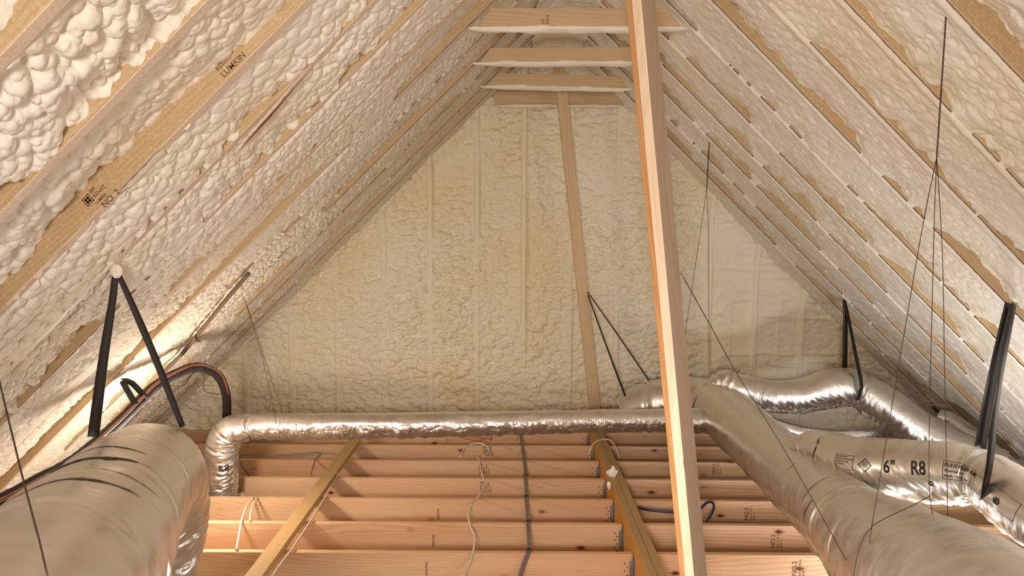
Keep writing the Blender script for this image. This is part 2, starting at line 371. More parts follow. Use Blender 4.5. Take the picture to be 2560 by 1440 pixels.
# ------------------------------------------------------------------ roof slopes (foam) and rafters
LREC = {-3: .08, -2: .115, -1: .040, 0: .040, 1: .010, 2: .030, 3: .004, 4: .022, 5: .008, 6: .014, 7: .008, 8: .014, 9: .014, 10: .02}
RREC = {-3: .05, -2: .05, -1: .05, 0: .062, 1: .008, 2: .000, 3: .016, 4: .002, 5: .020, 6: .004, 7: .010, 8: .004, 9: .010, 10: .012}
KMIN, KMAX = -3, 9
def roof_slope(side):
    smax = 4.86
    ys = []; kind = []          # kind: bay index k (foam in front of rafter k) or 1000+k on rafter k
    y = -3.0
    while y < YR0+KMIN*S-.038-.05: ys.append(y); kind.append(-99); y += 0.12
    for k in range(KMIN, KMAX+2):
        fr = YR0+k*S-.038; bk = YR0+(k-1)*S
        a, b = (bk+.0035, fr-.0006) if k > KMIN else (fr-.05, fr-.0006)
        if k == KMAX+1: b = YW+.02
        n = max(8, int((b-a)/(0.0015*max(fr, 1.2)+.0012)))
        for v in np.linspace(a, b, n): ys.append(v); kind.append(k)
        if k <= KMAX:
            for v in np.linspace(fr-.0003, fr+.038+.0025, 5): ys.append(v); kind.append(1000+k)
    ys = np.array(ys); kind = np.array(kind); ns = int(smax/(0.0044 if side < 0 else 0.0056))
    s = np.linspace(-0.02, smax, ns)
    Sg, Yg = np.meshgrid(s, ys, indexing='ij'); Kg = np.repeat(kind[None], ns, 0)
    left = side < 0; sd = 0 if left else 3
    rec = np.full(len(ys), .05); v = np.zeros(len(ys))
    T = LREC if left else RREC
    for k in range(KMIN, KMAX+2):
        mk = kind == k; rec[mk] = T.get(k, .02)
        if mk.any(): yy = ys[mk]; v[mk] = (yy-yy[0])/(yy[-1]-yy[0])
    kk = np.where(kind >= 1000, kind-1000, np.where(kind == -99, -4, kind))
    KK = np.repeat(kk[None], ns, 0).astype(float); Vv = np.repeat(v[None], ns, 0); REC = np.repeat(rec[None], ns, 0)
    # slow drift of the foam level along each bay
    drift = fbm(Sg*1.5+KK*7.7, KK*3.1+.5, 1+sd, 2)
    drift2 = fbm(Sg*5.5+KK*3.3, KK*5.7+Vv*.8, 2+sd, 3)
    if left:
        amp = .9*REC+.012; edge = REC+drift*amp+drift2*(.016+.30*REC)
        level = REC*.72+drift*amp*.8-.004
        prof = sstep(0.45, 1.0, Vv)                   # falls back towards the rafter face
        base = level*(1-prof)+edge*prof
        nearness = sstep(4.6, 2.4, Yg)
        top = sstep(0.6, 2.3, Sg)
        wx = Sg+.006*fbm(Sg*10, Yg*10, 4, 2); wy = Yg+.006*fbm(Sg*10+9, Yg*10, 5, 2)
        c1 = caps(wx/.044, wy/.046, 2, .46, .36, .45)*.044; c2 = caps(wx/.025+3, wy/.026+8, 4, .46, .34, .4)*.025; c3 = caps(wx/.014, wy/.014, 1)*.014
        patch = .62+.55*fbm(Sg*1.7, Yg*1.7, 6, 2)
        lump = (c1*.90*nearness+c2*(.80-.35*nearness)+c3*.16)*np.clip(patch, .25, 1.15)
        lump = lump*(.55+.45*top)
        d = base-lump+.012
        slide = lump*.22
        cov = fbm(Sg*1.1+KK*4.1, KK*2.3, 5, 2)+.16*fbm(Sg*14, Yg*14+KK, 6, 2)
        thr = np.interp(KK, [-2, 1, 4, 6, 9], [.85, .42, .10, -.3, -.5])
    else:
        amp = .75*REC+.020; edge = REC+.010+drift*amp*1.0+drift2*.040-.016*caps(Sg/.05+2, KK*1.7+Yg*2, 3)
        level = REC*.3+drift*.012-.004
        prof = sstep(0.55, 1.0, Vv)
        base = level*(1-prof)+edge*prof
        wx = Sg+.02*fbm(Sg*12, Yg*12, 4, 2); wy = Yg+.02*fbm(Sg*12+9, Yg*12, 5, 2)
        c1 = caps(wx/.045, wy/.030, 2)*.030; c2 = caps(wx/.022+3, wy/.016+8, 4)*.016
        near = sstep(3.6, 1.9, Yg)
        patch = np.clip(.45+.8*fbm(Sg*1.3+3, Yg*1.5, 6, 2), .08, 1)
        lump = (c1*(.12+.55*near)+c2*.16)*patch*(.5+.6*sstep(.6, 2.6, Sg))
        # small pits
        pit = (caps(Sg/.050+1.5, Yg/.034+4, 5, .05, .36)*.022+caps(Sg/.022+1.5, Yg/.016+4, 6, .05, .4)*.006)*(.35+.8*patch)
        d = base-lump+pit+.010+.007*fbm(Sg*16, Yg*20, 3, 3)
        slide = lump*.2
        cov = fbm(Sg*1.0+KK*4.1, KK*2.3, 5, 2)+.14*fbm(Sg*14, Yg*14+KK, 6, 2)
        thr = np.interp(KK, [-2, 2, 9], [-.9, -.9, -.9])
    # where the foam nearly reaches the rafter edge it laps flush over it
    lim = .004 if left else .006
    flush = prof*(1-(sstep(.0, .018, d) if left else sstep(-.008, .004, d)))*(np.where(KK >= 1, 1, .0) if left else 1); d = d*(1-flush)+(-lim-.004*np.abs(fbm(Sg*25, Yg*30, 7, 2)))*flush
    # thicker round the ridge
    ridge = sstep(.55, .0, Sg); d = d*(1-ridge)+(.02-.05*fbm(Sg*6, Yg*6, 2, 2)-.012*fbm(Sg*30, Yg*30, 1, 2))*ridge
    # over the rafters: a skin where sprayed, tucked into the timber where bare
    onr = Kg >= 1000
    skin = -.0035-.004*np.abs(fbm(Sg*25, Yg*40, 7, 2))-(0 if left else .005)
    yy = (Yg-(YR0+KK*S-.019))/.0215
    skin = skin+(0 if left else -.006+.009*yy**2)
    ragged = np.where((cov > thr) | (Sg < .35), skin, .03)
    d = np.where(onr, ragged, d)
    d = np.maximum(d, np.where(onr, -.02, -.028))
    # foam lapping onto the gable corner
    z_ = Sg*0
    pos_s = Sg+np.where(onr, 0, slide)
    X = XR+side*(pos_s*CA)+side*SA*d; Z = ZA-pos_s*SA+CA*d
    V = np.stack([X, Yg, Z], -1)
    nu, nv = V.shape[:2]
    # open the step in front of each rafter where its side face is bare
    keep = np.ones((nu-1, nv-1), bool)
    for j in range(nv-1):
        if kind[j] < 1000 and kind[j+1] >= 1000:
            rr = np.minimum(d[:-1, j], d[1:, j])
            keep[:, j] = rr < (.002 if left else .000)
        if kind[j] >= 1000 and kind[j+1] >= 1000:
            keep[:, j] &= ~((d[:-1, j] > .02) & (d[1:, j] > .02) & (d[:-1, j+1] > .02) & (d[1:, j+1] > .02))
    me = mesh_np('ceiling', V.reshape(-1, 3), grid_faces(nu, nv, keep)[:, ::side])
    o = link('ceiling', me, FOAM if left else FOAMR)
    structure(o, 'cream spray foam between the rafters of the %s roof slope' % ('left' if left else 'right'))
    return o
roof_slope(-1); roof_slope(1)

ORD = ['nearest', 'second', 'third', 'fourth', 'fifth', 'sixth', 'seventh', 'eighth', 'ninth', 'tenth', 'eleventh', 'twelfth', 'thirteenth']
rafters = {}
for side in (-1, 1):
    ks = [k for k in range(-2 if side < 0 else 0, KMAX+1)]
    for n, k in enumerate(ks):
        yc = YR0+k*S-.019; s0 = 0.03
        p0 = Vector((XR+side*s0*CA, yc, ZA-s0*SA)); p1 = Vector((XR+side*4.8*CA, yc, ZA-4.8*SA))
        nout = Vector((side*SA, 0, CA))
        o = board('rafter', p0, p1, .038, .235, nout, [W_RAFT, W_RAFTB], bevel=.0015, cz=.1175,
                  face_fn=lambda f: 1 if f.normal.z < -.5 else 0)
        rafters[(side, k)] = o
        if side < 0 and k == 0: lab = 'left slope rafter with broad bare tan side and the NO. 2 grade stamp'
        else:
            nm = ORD[n] if n else 'nearest'
            lab = '%s rafter on the %s slope counting from the camera, %s' % (nm, 'left' if side < 0 else 'right', 'tan side showing above lumpy foam' if side < 0 else 'underside coated in smooth cream foam')
        tag(o, lab, 'rafter', 'rafters on the %s slope' % ('left' if side < 0 else 'right'))

# long split peeling off the underside of a rafter
k1 = rafters[(-1, 1)]
M1 = k1.matrix_basis.inverted()
for lab_, off_, mt_, ws_ in (('dark open split', .011, plain('split_wood', lin(140, 88, 56), 0.7), [.001, .005, .009, .006, .001]), ('peeled sliver of wood', .017, W_RAFTB, [.002, .006, .008, .006, .002])):
    dx = 0 if off_ < .012 else -7
    o = ribbon('split' if dx == 0 else 'sliver', [on_roof(x+dx, y+dx*.6, -1, off_) for x, y in ((784, 170), (740, 215), (682, 283), (625, 346), (584, 392))], .01, mt_, None, widths=ws_, thick=.002)
    o.parent = k1; o.matrix_local = M1; o['label'] = lab_

# ------------------------------------------------------------------ gable wall (foam over studs)
STUD0 = -1.1379
def gable():
    xs = np.arange(-3.45, 4.0, .0070); zs = np.arange(-.20, 3.25, .0068)
    X, Z = np.meshgrid(xs, zs, indexing='ij')
    u = (X-STUD0)/S; fr = u-np.round(u); k = np.round(u); dist = np.abs(fr)*S
    edge = .019+.006*fbm(Z*5+k*3, k*2.2, 3, 2)
    stud = 1-sstep(edge, edge+.010, dist)
    show = np.clip(.62+.9*fbm(Z*.9+k*5.3, k*1.7, 4, 2), 0, 1)
    stud *= show
    wx = X+.008*fbm(X*12, Z*12, 4, 2); wz = Z+.008*fbm(X*12+4, Z*12, 5, 2)
    c1 = caps(wx/.085, wz/.050, 2, .46, .36, .5)*.050; c2 = caps(wx/.038+3, wz/.030+8, 4, .46, .36, .4)*.030; c3 = 0*X
    patch = np.clip(.7+.7*fbm(X*1.6, Z*1.3, 6, 2), .15, 1.2)
    rt = sstep(1.2, 2.0, X)                                # calmer, folded foam on the right
    lump = (c1*.85+c2*1.15+c3)*patch*(1-.5*rt)
    fold = (1-np.abs(fbm(X*1.4+3, Z*7.5, 5, 3)))**6*.020     # horizontal folds
    level = .018*fbm(X*1.7+7, Z*1.1, 1, 2)+.010*fbm(X*4+k*3, Z*3.5, 2, 3)
    side_gap = np.exp(-((dist-.030)/.010)**2)*.012*show      # shallow crack beside each stud
    depth = .050-lump-level-fold*(.4+.6*rt)+side_gap
    depth = np.maximum(depth, -.055)
    depth = depth*(1-stud)+(-.010-.003*fbm(X*30, Z*12, 7, 2))*stud
    # cove where wall foam turns into the roof foam
    roofz = ZA-TAN*np.abs(X-XR); gap = (roofz-Z)*CA
    cove = np.exp(-np.clip(gap, 0, 9)/.045)*.06
    depth = depth-cove
    Y = YW+depth
    V = np.stack([X, Y, Z], -1); nu, nv = X.shape
    g = gap[:-1, :-1]; keep = g > -.12
    me = mesh_np('wall_back', V.reshape(-1, 3), grid_faces(nu, nv, keep))
    structure(link('wall_back', me, FOAMW), 'gable end wall sprayed with cream foam over its studs')
gable()
# boards behind and around, closing the attic
def quadbox(name, x0, x1, y0, y1, z0, z1, mat, label):
    bm = bmesh.new(); box_bm(bm, (x0+x1)/2, (y0+y1)/2, (z0+z1)/2, x1-x0, y1-y0, z1-z0)
    me = bpy.data.meshes.new(name); bm.to_mesh(me); bm.free(); return structure(link(name, me, mat), label)
quadbox('wall_front', -3.4, 4.1, -3.1, -3.02, -.3, 3.5, FOAMW, 'foam covered wall behind the camera')
quadbox('floor', -3.5, 4.2, -3.1, 6.7, -.30, -.245, DRY, 'back of the ceiling boards below the joists')
quadbox('floor', -3.1, 3.7, -3.0, 1.9, -.02, 0.0, PLY, 'plywood decking under the camera')

# ------------------------------------------------------------------ joists, beam, hangers
YJ = 3.9531; BX, BZ, BW = 0.707, 0.090, 0.089
def joist_front(n): return YJ+n*S-.030
joists = {}
for n in range(0, 7):
    for side in (-1, 1):
        yf = joist_front(n); yc = yf+.019
        if side < 0: x0, x1 = -3.25, BX-BW/2-.004
        else: x0, x1 = BX+BW/2+.004, 3.85
        o = board('floor_joist', (x0, yc, -.1175), (x1, yc, -.1175), .038, .235, (0, 0, 1), W_JOIST, bevel=.002)
        joists[(side, n)] = o
        nm = ORD[n] if n else 'nearest'
        if n == 6: nm = 'farthest'
        tag(o, '%s pine joist running from the yellow beam to the %s eave' % (nm, 'left' if side < 0 else 'right'), 'joist', 'floor joists %s of the beam' % ('left' if side < 0 else 'right'))
# two-ply beam
t = bpy.data.objects.new('beam', None); COL.objects.link(t); t.location = (BX, 1.9, BZ)
tag(t, 'yellow two-ply laminated beam running from the foreground to the gable wall', 'beam')
for sgn in (-1, 1):
    o = board('ply', (BX+sgn*(BW/4+.0006), 1.9, BZ-.18), (BX+sgn*(BW/4+.0006), 6.38, BZ-.18), .0435, .36, (0, 0, 1), [W_LVL, W_LVLT], bevel=.0015, face_fn=lambda f: 1 if abs(f.normal.z) > .5 else 0)
    M = o.matrix_world.copy(); o.parent = t; o.matrix_local = Matrix.Translation(t.location).inverted() @ M
bm = bmesh.new(); bmesh.ops.create_uvsphere(bm, u_segments=8, v_segments=5, radius=.0042, matrix=Matrix.Diagonal((1, .5, 1, 1)))
NAIL = bpy.data.meshes.new('nail'); bm.to_mesh(NAIL); bm.free(); NAIL.materials.append(WIRE)
for n in range(0, 7):
    yf = joist_front(n); bm = bmesh.new(); xe = BX-BW/2-.003
    L_ = .022
    for y_, s_ in ((yf-.0012, -1), (yf+.038+.0012, 1)):
        box_bm(bm, xe-L_/2, y_, -.115, L_, .0018, .16, .0004)                 # cheek on the joist face
        box_bm(bm, xe+.0005, y_+s_*.018, -.105, .0022, .036, .19, .0004)      # flange on the beam
    box_bm(bm, xe-L_/2, yf+.019, -.237, L_, .042, .0018)
    box_bm(bm, xe-.006, yf-.008, -.105, .010, .012, .19, .002)                # folded corner
    me = bpy.data.meshes.new('joist_hanger'); bm.to_mesh(me); bm.free()
    h = link('joist_hanger', me, GALV)
    tag(h, 'galvanised steel hanger holding the %s left joist to the yellow beam' % (ORD[n] if n < 6 else 'farthest'), 'hanger', 'joist hangers along the beam')
    for q in range(7):
        o = bpy.data.objects.new('nail', NAIL); COL.objects.link(o); o.parent = h; o.location = (xe-.046+.014*(q % 2), yf-.001, -.05-.022*q)

# ------------------------------------------------------------------ posts
def post_pts(pxt, pxb, Y):
    a = at(*pxt, Y); b = at(*pxb, Y); return a, b
# near post: pick the depth at which its foot meets the beam
best = None
for i in range(200):
    Y = 2.2+i*.005; a, b = post_pts((1606, 0), (1738, 1440), Y); t_ = (BZ-b.z)/(a.z-b.z); x = b.x+(a.x-b.x)*t_
    if best is None or abs(x-BX) < best[0]: best = (abs(x-BX), Y, a, b)
_, YP, a, b = best
dirv = (a-b).normalized(); foot = b+dirv*((BZ-b.z)/dirv.z); head = b+dirv*((ZA-.12-b.z)/dirv.z)
t = bpy.data.objects.new('post', None); COL.objects.link(t); t.location = foot
tag(t, 'near leaning post of doubled two by fours standing on the yellow beam', 'post', 'ridge posts')
ang = math.radians(45); nv = Vector((-math.sin(ang), -math.cos(ang), 0)); tv = Vector((math.cos(ang), -math.sin(ang), 0))
c1 = tv*.004
def post_board(name, off, mats, fn, wy=.038, hz=.089):
    o = board(name, foot+off, head+off, wy, hz, nv, mats, bevel=.003, face_fn=fn)
    M = o.matrix_world.copy(); o.parent = t; o.matrix_local = Matrix.Translation(foot).inverted() @ M; return o
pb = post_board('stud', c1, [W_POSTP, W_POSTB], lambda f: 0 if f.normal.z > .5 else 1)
pb['label'] = 'front two by four with lit edge and shaded right side painted in'
pb = post_board('stud', c1-tv*.0385-nv*.022, [W_POSTO], None); pb['label'] = 'orange two by four set back on the left'
# far post
YF = 6.10
a = at(1397, 160, YF); b = at(1487, 1020, YF); dirv = (a-b).normalized()
foot2 = b+dirv*((BZ-b.z)/dirv.z); head2 = b+dirv*((ZA-.10-b.z)/dirv.z)
o = board('post', foot2, head2, .089, .038, (0.12, -1, 0), [W_POST, W_RAFTB], bevel=.002)
tag(o, 'far leaning post of a single two by four in front of the gable wall', 'post', 'ridge posts')

# ------------------------------------------------------------------ collar ties
def lumpy_bar(name, p0, p1, ry, rz, mat, parent=None, amp=.35, seed=0, n=160, seg=20, cz=0):
    p0 = Vector(p0); p1 = Vector(p1); V = []; th = np.linspace(0, 2*math.pi, seg, endpoint=False)
    tt = np.linspace(0, 1, n); A, TH = np.meshgrid(tt, th, indexing='ij'); Ls = (p1-p0).length
    f = 1+amp*fbm(A*Ls*9+seed, TH*1.2+seed, 2, 3)
    f[:, -1] = (f[:, 0]+f[:, -2])/2
    taper = np.sqrt(np.clip(1-np.abs(2*A-1)**6, 0.02, 1))
    d = np.array(p1-p0)
    V = np.array(p0)[None, None]+A[..., None]*d+np.stack([A*0, np.cos(TH)*ry*f*taper, np.sin(TH)*rz*f*taper+cz], -1)
    i = np.arange(n*seg).reshape(n, seg); j = np.roll(i, -1, 1)
    Fq = np.stack([i[:-1], j[:-1], j[1:], i[1:]], -1).reshape(-1, 4)
    return link(name, mesh_np(name, V.reshape(-1, 3), Fq), mat, parent)
ties = [(4, (1195, 65), (1700, 65), (1228, 20), (1662, 20), 'highest in the picture and nearest, with a faded stamp'),
        (6, (1201, 154), (1640, 152), (1226, 119), (1610, 117), 'in the middle of the three'),
        (8, (1216, 213), (1566, 220), (1247, 183), (1553, 191), 'lowest in the picture and farthest, with clipped ends')]
for n, (k, bl, br, tl, tr, lab) in enumerate(ties):
    Yf = YR0+k*S-.038-.040
    q = [at(*p, Yf) for p in (bl, br, tr, tl)]
    # trim to a trapezoid cut along the roof
    bm = bmesh.new(); fv = [bm.verts.new(v-q[0]) for v in q]; bv = [bm.verts.new(v-q[0]+Vector((0, .038, 0))) for v in q]
    bm.faces.new(fv); bm.faces.new(bv[::-1])
    for i in range(4): bm.faces.new((fv[i], bv[i], bv[(i+1) % 4], fv[(i+1) % 4]))
    bmesh.ops.recalc_face_normals(bm, faces=bm.faces)
    bmesh.ops.bevel(bm, geom=bm.edges[:], offset=.0015, segments=1, affect='EDGES')
    me = bpy.data.meshes.new('collar_tie'); bm.to_mesh(me); bm.free()
    o = link('collar_tie', me, W_TIE); o.location = q[0]
    tag(o, 'horizontal collar tie under the ridge, %s' % lab, 'collar tie', 'collar ties under the ridge')
    ext = .05
    c = lumpy_bar('foam_coating', (-ext, .032, -.004), (q[1].x-q[0].x+ext, .032, q[1].z-q[0].z-.004), .034, .020, FOAMR, o, .38, n*5.1)
    c['label'] = 'white foam along the underside'
# header board high on the gable
a = at(1236, 246, 6.33); b = at(1560, 246, 6.33)
o = board('header_board', a, b, .038, .12, (0, 0, 1), W_TIE, bevel=.003); tag(o, 'oversprayed header board between the top of the gable wall and the ridge', 'board')
c = lumpy_bar('foam_bead', (0, -.01, -.066), ((b-a).length, -.01, -.066), .03, .014, FOAMW, o, .4, 3.3); c['label'] = 'foam bead along the bottom edge'
# foam packed along the ridge
structure(lumpy_bar('ceiling', (XR, 6.5, ZA-.03), (XR, 1.2, ZA-.03), .0001, .05, FOAM, None), 'foam at the ridge') if False else None
bm = bmesh.new()
nY, nT = 700, 22; yy = np.linspace(1.0, 6.5, nY); tt = np.linspace(-1, 1, nT); A, T2 = np.meshgrid(yy, tt, indexing='ij')
Xf = XR+T2*.20+.02*fbm(A*5, T2*3, 1, 2); Zf = ZA-.145-.03*(1-T2**2)*0+.02*fbm(A*4, T2*2, 3, 3)-.018*caps(A/.05, T2*.2/.04, 2)
Zf = Zf-np.abs(T2)**3*.035
me = mesh_np('ceiling', np.stack([Xf, A, Zf], -1).reshape(-1, 3), grid_faces(nY, nT)); structure(link('ceiling', me, FOAMR), 'foam packed along the ridge')

# ------------------------------------------------------------------ ducts
def fold_fn(sw, creases=(), w1=.004, seed=0, freq=38, down=math.pi, low=.008):
    def fn(A, TH):
        c, s_ = np.cos(TH), np.sin(TH)
        # circumferential pleats, stronger underneath where the jacket hangs slack
        slack = .06+.94*sstep(-.35, .8, np.cos(TH-down))
        n = fbm(A*freq+c*1.6+seed, s_*1.9+c*1.1+seed*1.7, 2, 3)
        r = w1*slack*n*1.6
        r = r-w1*.9*slack*np.exp(-(fbm(A*freq*.45+c*2+seed, s_*2.2, 4, 2)/.10)**2)
        r = r+low*fbm(A*5+seed, c*1.3+s_*.9+seed, 5, 2)
        for (a0, dep, wid, tilt) in creases:
            am = np.clip(.55+1.6*fbm(c*1.1+a0*7, s_*1.1+seed, 3, 2), 0.05, 1.2)
            x = A-a0-tilt*c-.012*fbm(TH*1.2+seed, A*3, 3, 2)
            r = r-am*dep*(np.exp(-(x/wid)**2)-.35*np.exp(-((x-wid*2.1)/(wid*1.5))**2)-.25*np.exp(-((x+wid*2.2)/(wid*1.4))**2))
        return r
    return fn
def duct(name, pts, mat, label, creases_px=(), w1=.004, seed=0, step=.006, seg=120, freq=38, low=.008, group=None, up=(0, 0, 1), parent=None, down=math.pi):
    P3 = [(*at(x, y, Y), r) for x, y, Y, r in pts]
    sw = Sweep(P3, step, up)
    cr = [(sw.nearest(x, y), d, w_, tl) for x, y, d, w_, tl in creases_px]
    fn = fold_fn(sw, cr, w1, seed, freq, down, low)
    me = tube_mesh(name, sw, seg, fn); o = link(name, me, mat, parent)
    if label: tag(o, label, 'duct', group)
    return o, sw, fn
# A: big left duct, arching up from the foreground then dropping
dA, sA, fA = duct('flexible_duct', [(-290, 1960, 0.80, .195), (-30, 1665, 1.15, .20), (130, 1480, 1.50, .205), (232, 1352, 1.90, .205), (308, 1248, 2.35, .203), (365, 1198, 2.72, .205),
                                    (402, 1240, 3.0, .185), (408, 1340, 3.10, .17), (398, 1450, 3.12, .165), (385, 1640, 3.12, .165)],
                  FOILB, 'large foil jacketed duct arching over the left foreground under the black strap',
                  [(215, 1325, .020, .014, .03), (290, 1245, .014, .012, -.02), (150, 1395, .018, .013, .05), (60, 1490, .012, .015, .02), (404, 1260, .02, .016, .0), (408, 1310, .010, .01, .02)],
                  w1=.0060, seed=3.1, step=.006, seg=180, freq=26, low=.010)
# B: thin cross duct with its boot
dB, sB, fB = duct('flexible_duct', [(556, 1262, 4.97, .088), (556, 1225, 4.97, .100), (556, 1170, 4.97, .108), (556, 1118, 4.97, .112), (578, 1080, 4.97, .108), (628, 1068, 4.98, .090), (700, 1066, 5.0, .090), (1000, 1063, 5.12, .088), (1300, 1057, 5.25, .086), (1600, 1051, 5.38, .086), (1700, 1050, 5.44, .090), (1775, 1052, 5.50, .095)],
                  FOIL, 'thin foil duct running level across the joists from a floor boot on the left',
                  [(626, 1066, .018, .008, 0), (692, 1062, .008, .006, .01), (556, 1212, .012, .008, 0), (560, 1120, .012, .008, 0), (570, 1092, .010, .007, .02), (556, 1180, .010, .008, 0)],
                  w1=.0075, seed=8.3, step=.004, seg=80, freq=34, low=.005, up=(0, -1, 0), down=math.pi*.45)
# C: right main duct
dC, sC, fC = duct('flexible_duct', [(1560, 1040, 5.95, .15), (1600, 1018, 5.95, .17), (1660, 1006, 5.92, .19), (1730, 1003, 5.85, .20), (1800, 1026, 5.60, .20), (1925, 1135, 4.74, .20), (2042, 1240, 3.90, .20), (2150, 1335, 3.15, .205), (2185, 1365, 2.92, .212), (2305, 1452, 2.30, .225), (2470, 1590, 1.75, .23), (2700, 1800, 1.3, .23)],
                  FOILB, 'largest foil duct on the right sweeping from the gable towards the camera',
                  [(1785, 1015, .018, .012, .0), (2150, 1335, .030, .014, .03), (2120, 1305, .014, .012, -.03), (1620, 1015, .015, .02, .02), (2225, 1395, .012, .01, .03)],
                  w1=.0075, seed=5.7, step=.007, seg=170, freq=24, low=.010)
# D: upper branch to the right eave
dD, sD, fD = duct('flexible_duct', [(1778, 985, 5.72, .085), (1810, 958, 5.66, .10), (1850, 975, 5.60, .118), (1930, 992, 5.55, .122), (2010, 990, 5.50, .128), (2075, 972, 5.45, .140), (2120, 968, 5.42, .142), (2150, 975, 5.40, .125), (2190, 1000, 5.36, .140), (2280, 1062, 5.22, .138), (2380, 1118, 5.08, .135), (2500, 1170, 4.95, .13)],
                  FOIL, 'foil duct slung by a black strap from the right slope, humped beside the gable',
                  [(2150, 975, .018, .010, 0), (1822, 962, .018, .008, 0), (1895, 985, .010, .006, .02), (1800, 955, .01, .006, 0)],
                  w1=.0085, seed=1.9, step=.006, seg=100, freq=40, low=.008)
# E: printed duct
dE, sE, fE = duct('flexible_duct', [(1985, 1128, 4.30, .075), (2030, 1120, 4.12, .095), (2085, 1140, 3.92, .128), (2140, 1160, 3.74, .140), (2200, 1170, 3.58, .146), (2300, 1178, 3.40, .142), (2400, 1184, 3.25, .135), (2458, 1196, 3.16, .118), (2510, 1228, 3.05, .130), (2600, 1292, 2.88, .135), (2760, 1400, 2.65, .135)],
                  FOIL, 'foil duct with black R8 print and a wide black strap at the right edge',
                  [(2084, 1138, .022, .008, .02), (2458, 1196, .022, .012, 0), (2035, 1120, .014, .006, 0)],
                  w1=.0075, seed=6.6, step=.006, seg=120, freq=36, low=.004)
# F, G: thin ones behind
dF, sF, fF = duct('flexible_duct', [(1890, 1040, 5.55, .055), (1945, 1066, 5.5, .056), (2010, 1083, 5.48, .058), (2090, 1090, 5.45, .058), (2170, 1083, 5.44, .056), (2240, 1066, 5.5, .056), (2290, 1060, 5.6, .05)],
                  FOIL, 'thin wrinkled foil duct sagging behind the printed duct', w1=.006, seed=2.2, step=.004, seg=48, freq=90, low=.003)
dG, sG, fG = duct('flexible_duct', [(2345, 1040, 5.35, .050), (2375, 1052, 5.3, .062), (2420, 1085, 5.2, .066), (2470, 1125, 5.1, .066), (2540, 1180, 5.0, .066)],
                  FOIL, 'short thin duct with a torn black end low on the right slope', w1=.006, seed=4.4, step=.005, seg=48, freq=60, low=.006)
tq = lumpy_bar('torn_wrap', at(2330, 1018, 5.38), at(2392, 1050, 5.30), .012, .020, STRAPP, None, .5, 2.1, n=40, seg=10)
adopt(tq, dG); tq['label'] = 'torn black wrap'
# boot under duct B
b0 = at(556, 1240, 4.97)
bm = bmesh.new(); bmesh.ops.create_cone(bm, cap_ends=True, segments=40, radius1=.170, radius2=.125, depth=.035)
me = bpy.data.meshes.new('boot'); bm.to_mesh(me); bm.free(); bmx = me
for v in me.vertices: v.co += v.normal*.008*(random.random()-.5)
o = link('boot_flange', me, FOILC); o.location = (b0.x, b0.y, b0.z-.012)
o.parent = dB; o['label'] = 'crumpled foil flange where the duct meets the floor'

# printing wrapped on a duct
def text_mesh(s, size, align='CENTER'):
    cu = bpy.data.curves.new('t', 'FONT'); cu.body = s; cu.size = size; cu.align_x = align; cu.resolution_u = 3; cu.offset = size*.018
    ob = bpy.data.objects.new('t', cu); COL.objects.link(ob)
    me = bpy.data.meshes.new_from_object(ob.evaluated_get(bpy.context.evaluated_depsgraph_get()))
    bpy.data.objects.remove(ob); bpy.data.curves.remove(cu); return me
def add_rect(bm, x0, x1, y0, y1, t):
    for a, b, c, d in ((x0, x1, y0, y0+t), (x0, x1, y1-t, y1), (x0, x0+t, y0, y1), (x1-t, x1, y0, y1)):
        bm.faces.new([bm.verts.new(v) for v in ((a, c, 0), (b, c, 0), (b, d, 0), (a, d, 0))])
def wrap_on(bm, sw, fn, px, th0, name, parent, mat, label=None, tilt=0.0, off=.0012, py=None):
    s0 = sw.nearest(px, py if py else 1180); 
    xs = [v.co.x for v in bm.verts]; ysv = [v.co.y for v in bm.verts]
    for arr, ax in ((xs, 0), (ysv, 1)):
        c = math.ceil(min(arr)/.008)*.008
        while c < max(arr):
            no = Vector((1, 0, 0)) if ax == 0 else Vector((0, 1, 0))
            bmesh.ops.bisect_plane(bm, geom=bm.verts[:]+bm.edges[:]+bm.faces[:], plane_co=no*c, plane_no=no); c += .008
    for v in bm.verts:
        x, y = v.co.x, v.co.y; r = float(np.interp(s0, sw.S, sw.R))
        v.co = Vector(sw.point(s0+x, th0-y/r, off, fn))
    bmesh.ops.recalc_face_normals(bm, faces=bm.faces)
    me = bpy.data.meshes.new(name); bm.to_mesh(me); bm.free(); o = link(name, me, mat); o.parent = parent
    if label: o['label'] = label
    return o
def bm_text(items, rects=(), sx=1.0):
    bm = bmesh.new()
    for s, size, x, y in items:
        me = text_mesh(s, size, 'LEFT'); me.transform(Matrix.Diagonal((sx, 1, 1, 1))); me.transform(Matrix.Translation((x, y, 0))); bm.from_mesh(me); bpy.data.meshes.remove(me)
    for r in rects: add_rect(bm, *r)
    return bm
TH = 1.38
wrap_on(bm_text([('6"', .082, 0, -.026)], (), .80), sE, fE, 2258, TH, 'print', dE, INK, 'black 6 inch size mark', py=1165)
wrap_on(bm_text([('R8', .088, 0, -.026)], (), .68), sE, fE, 2322, TH, 'print', dE, INK, 'black R8 mark', py=1165)
wrap_on(bm_text([('©', .030, .042, -.075)]), sE, fE, 2334, TH, 'print', dE, INK, 'small round copyright mark', py=1165)
wrap_on(bm_text([('FLEX VENT® KM', .0235, .006, .022), ('Thermaflex', .018, .006, -.002), ('Flexible Technologies, INC.', .0135, .006, -.022)], [(0, .170, -.034, .048, .002)]),
        sE, fE, 2402, TH+.02, 'print', dE, INK, 'boxed maker panel reading FLEX VENT KM Thermaflex', py=1165)
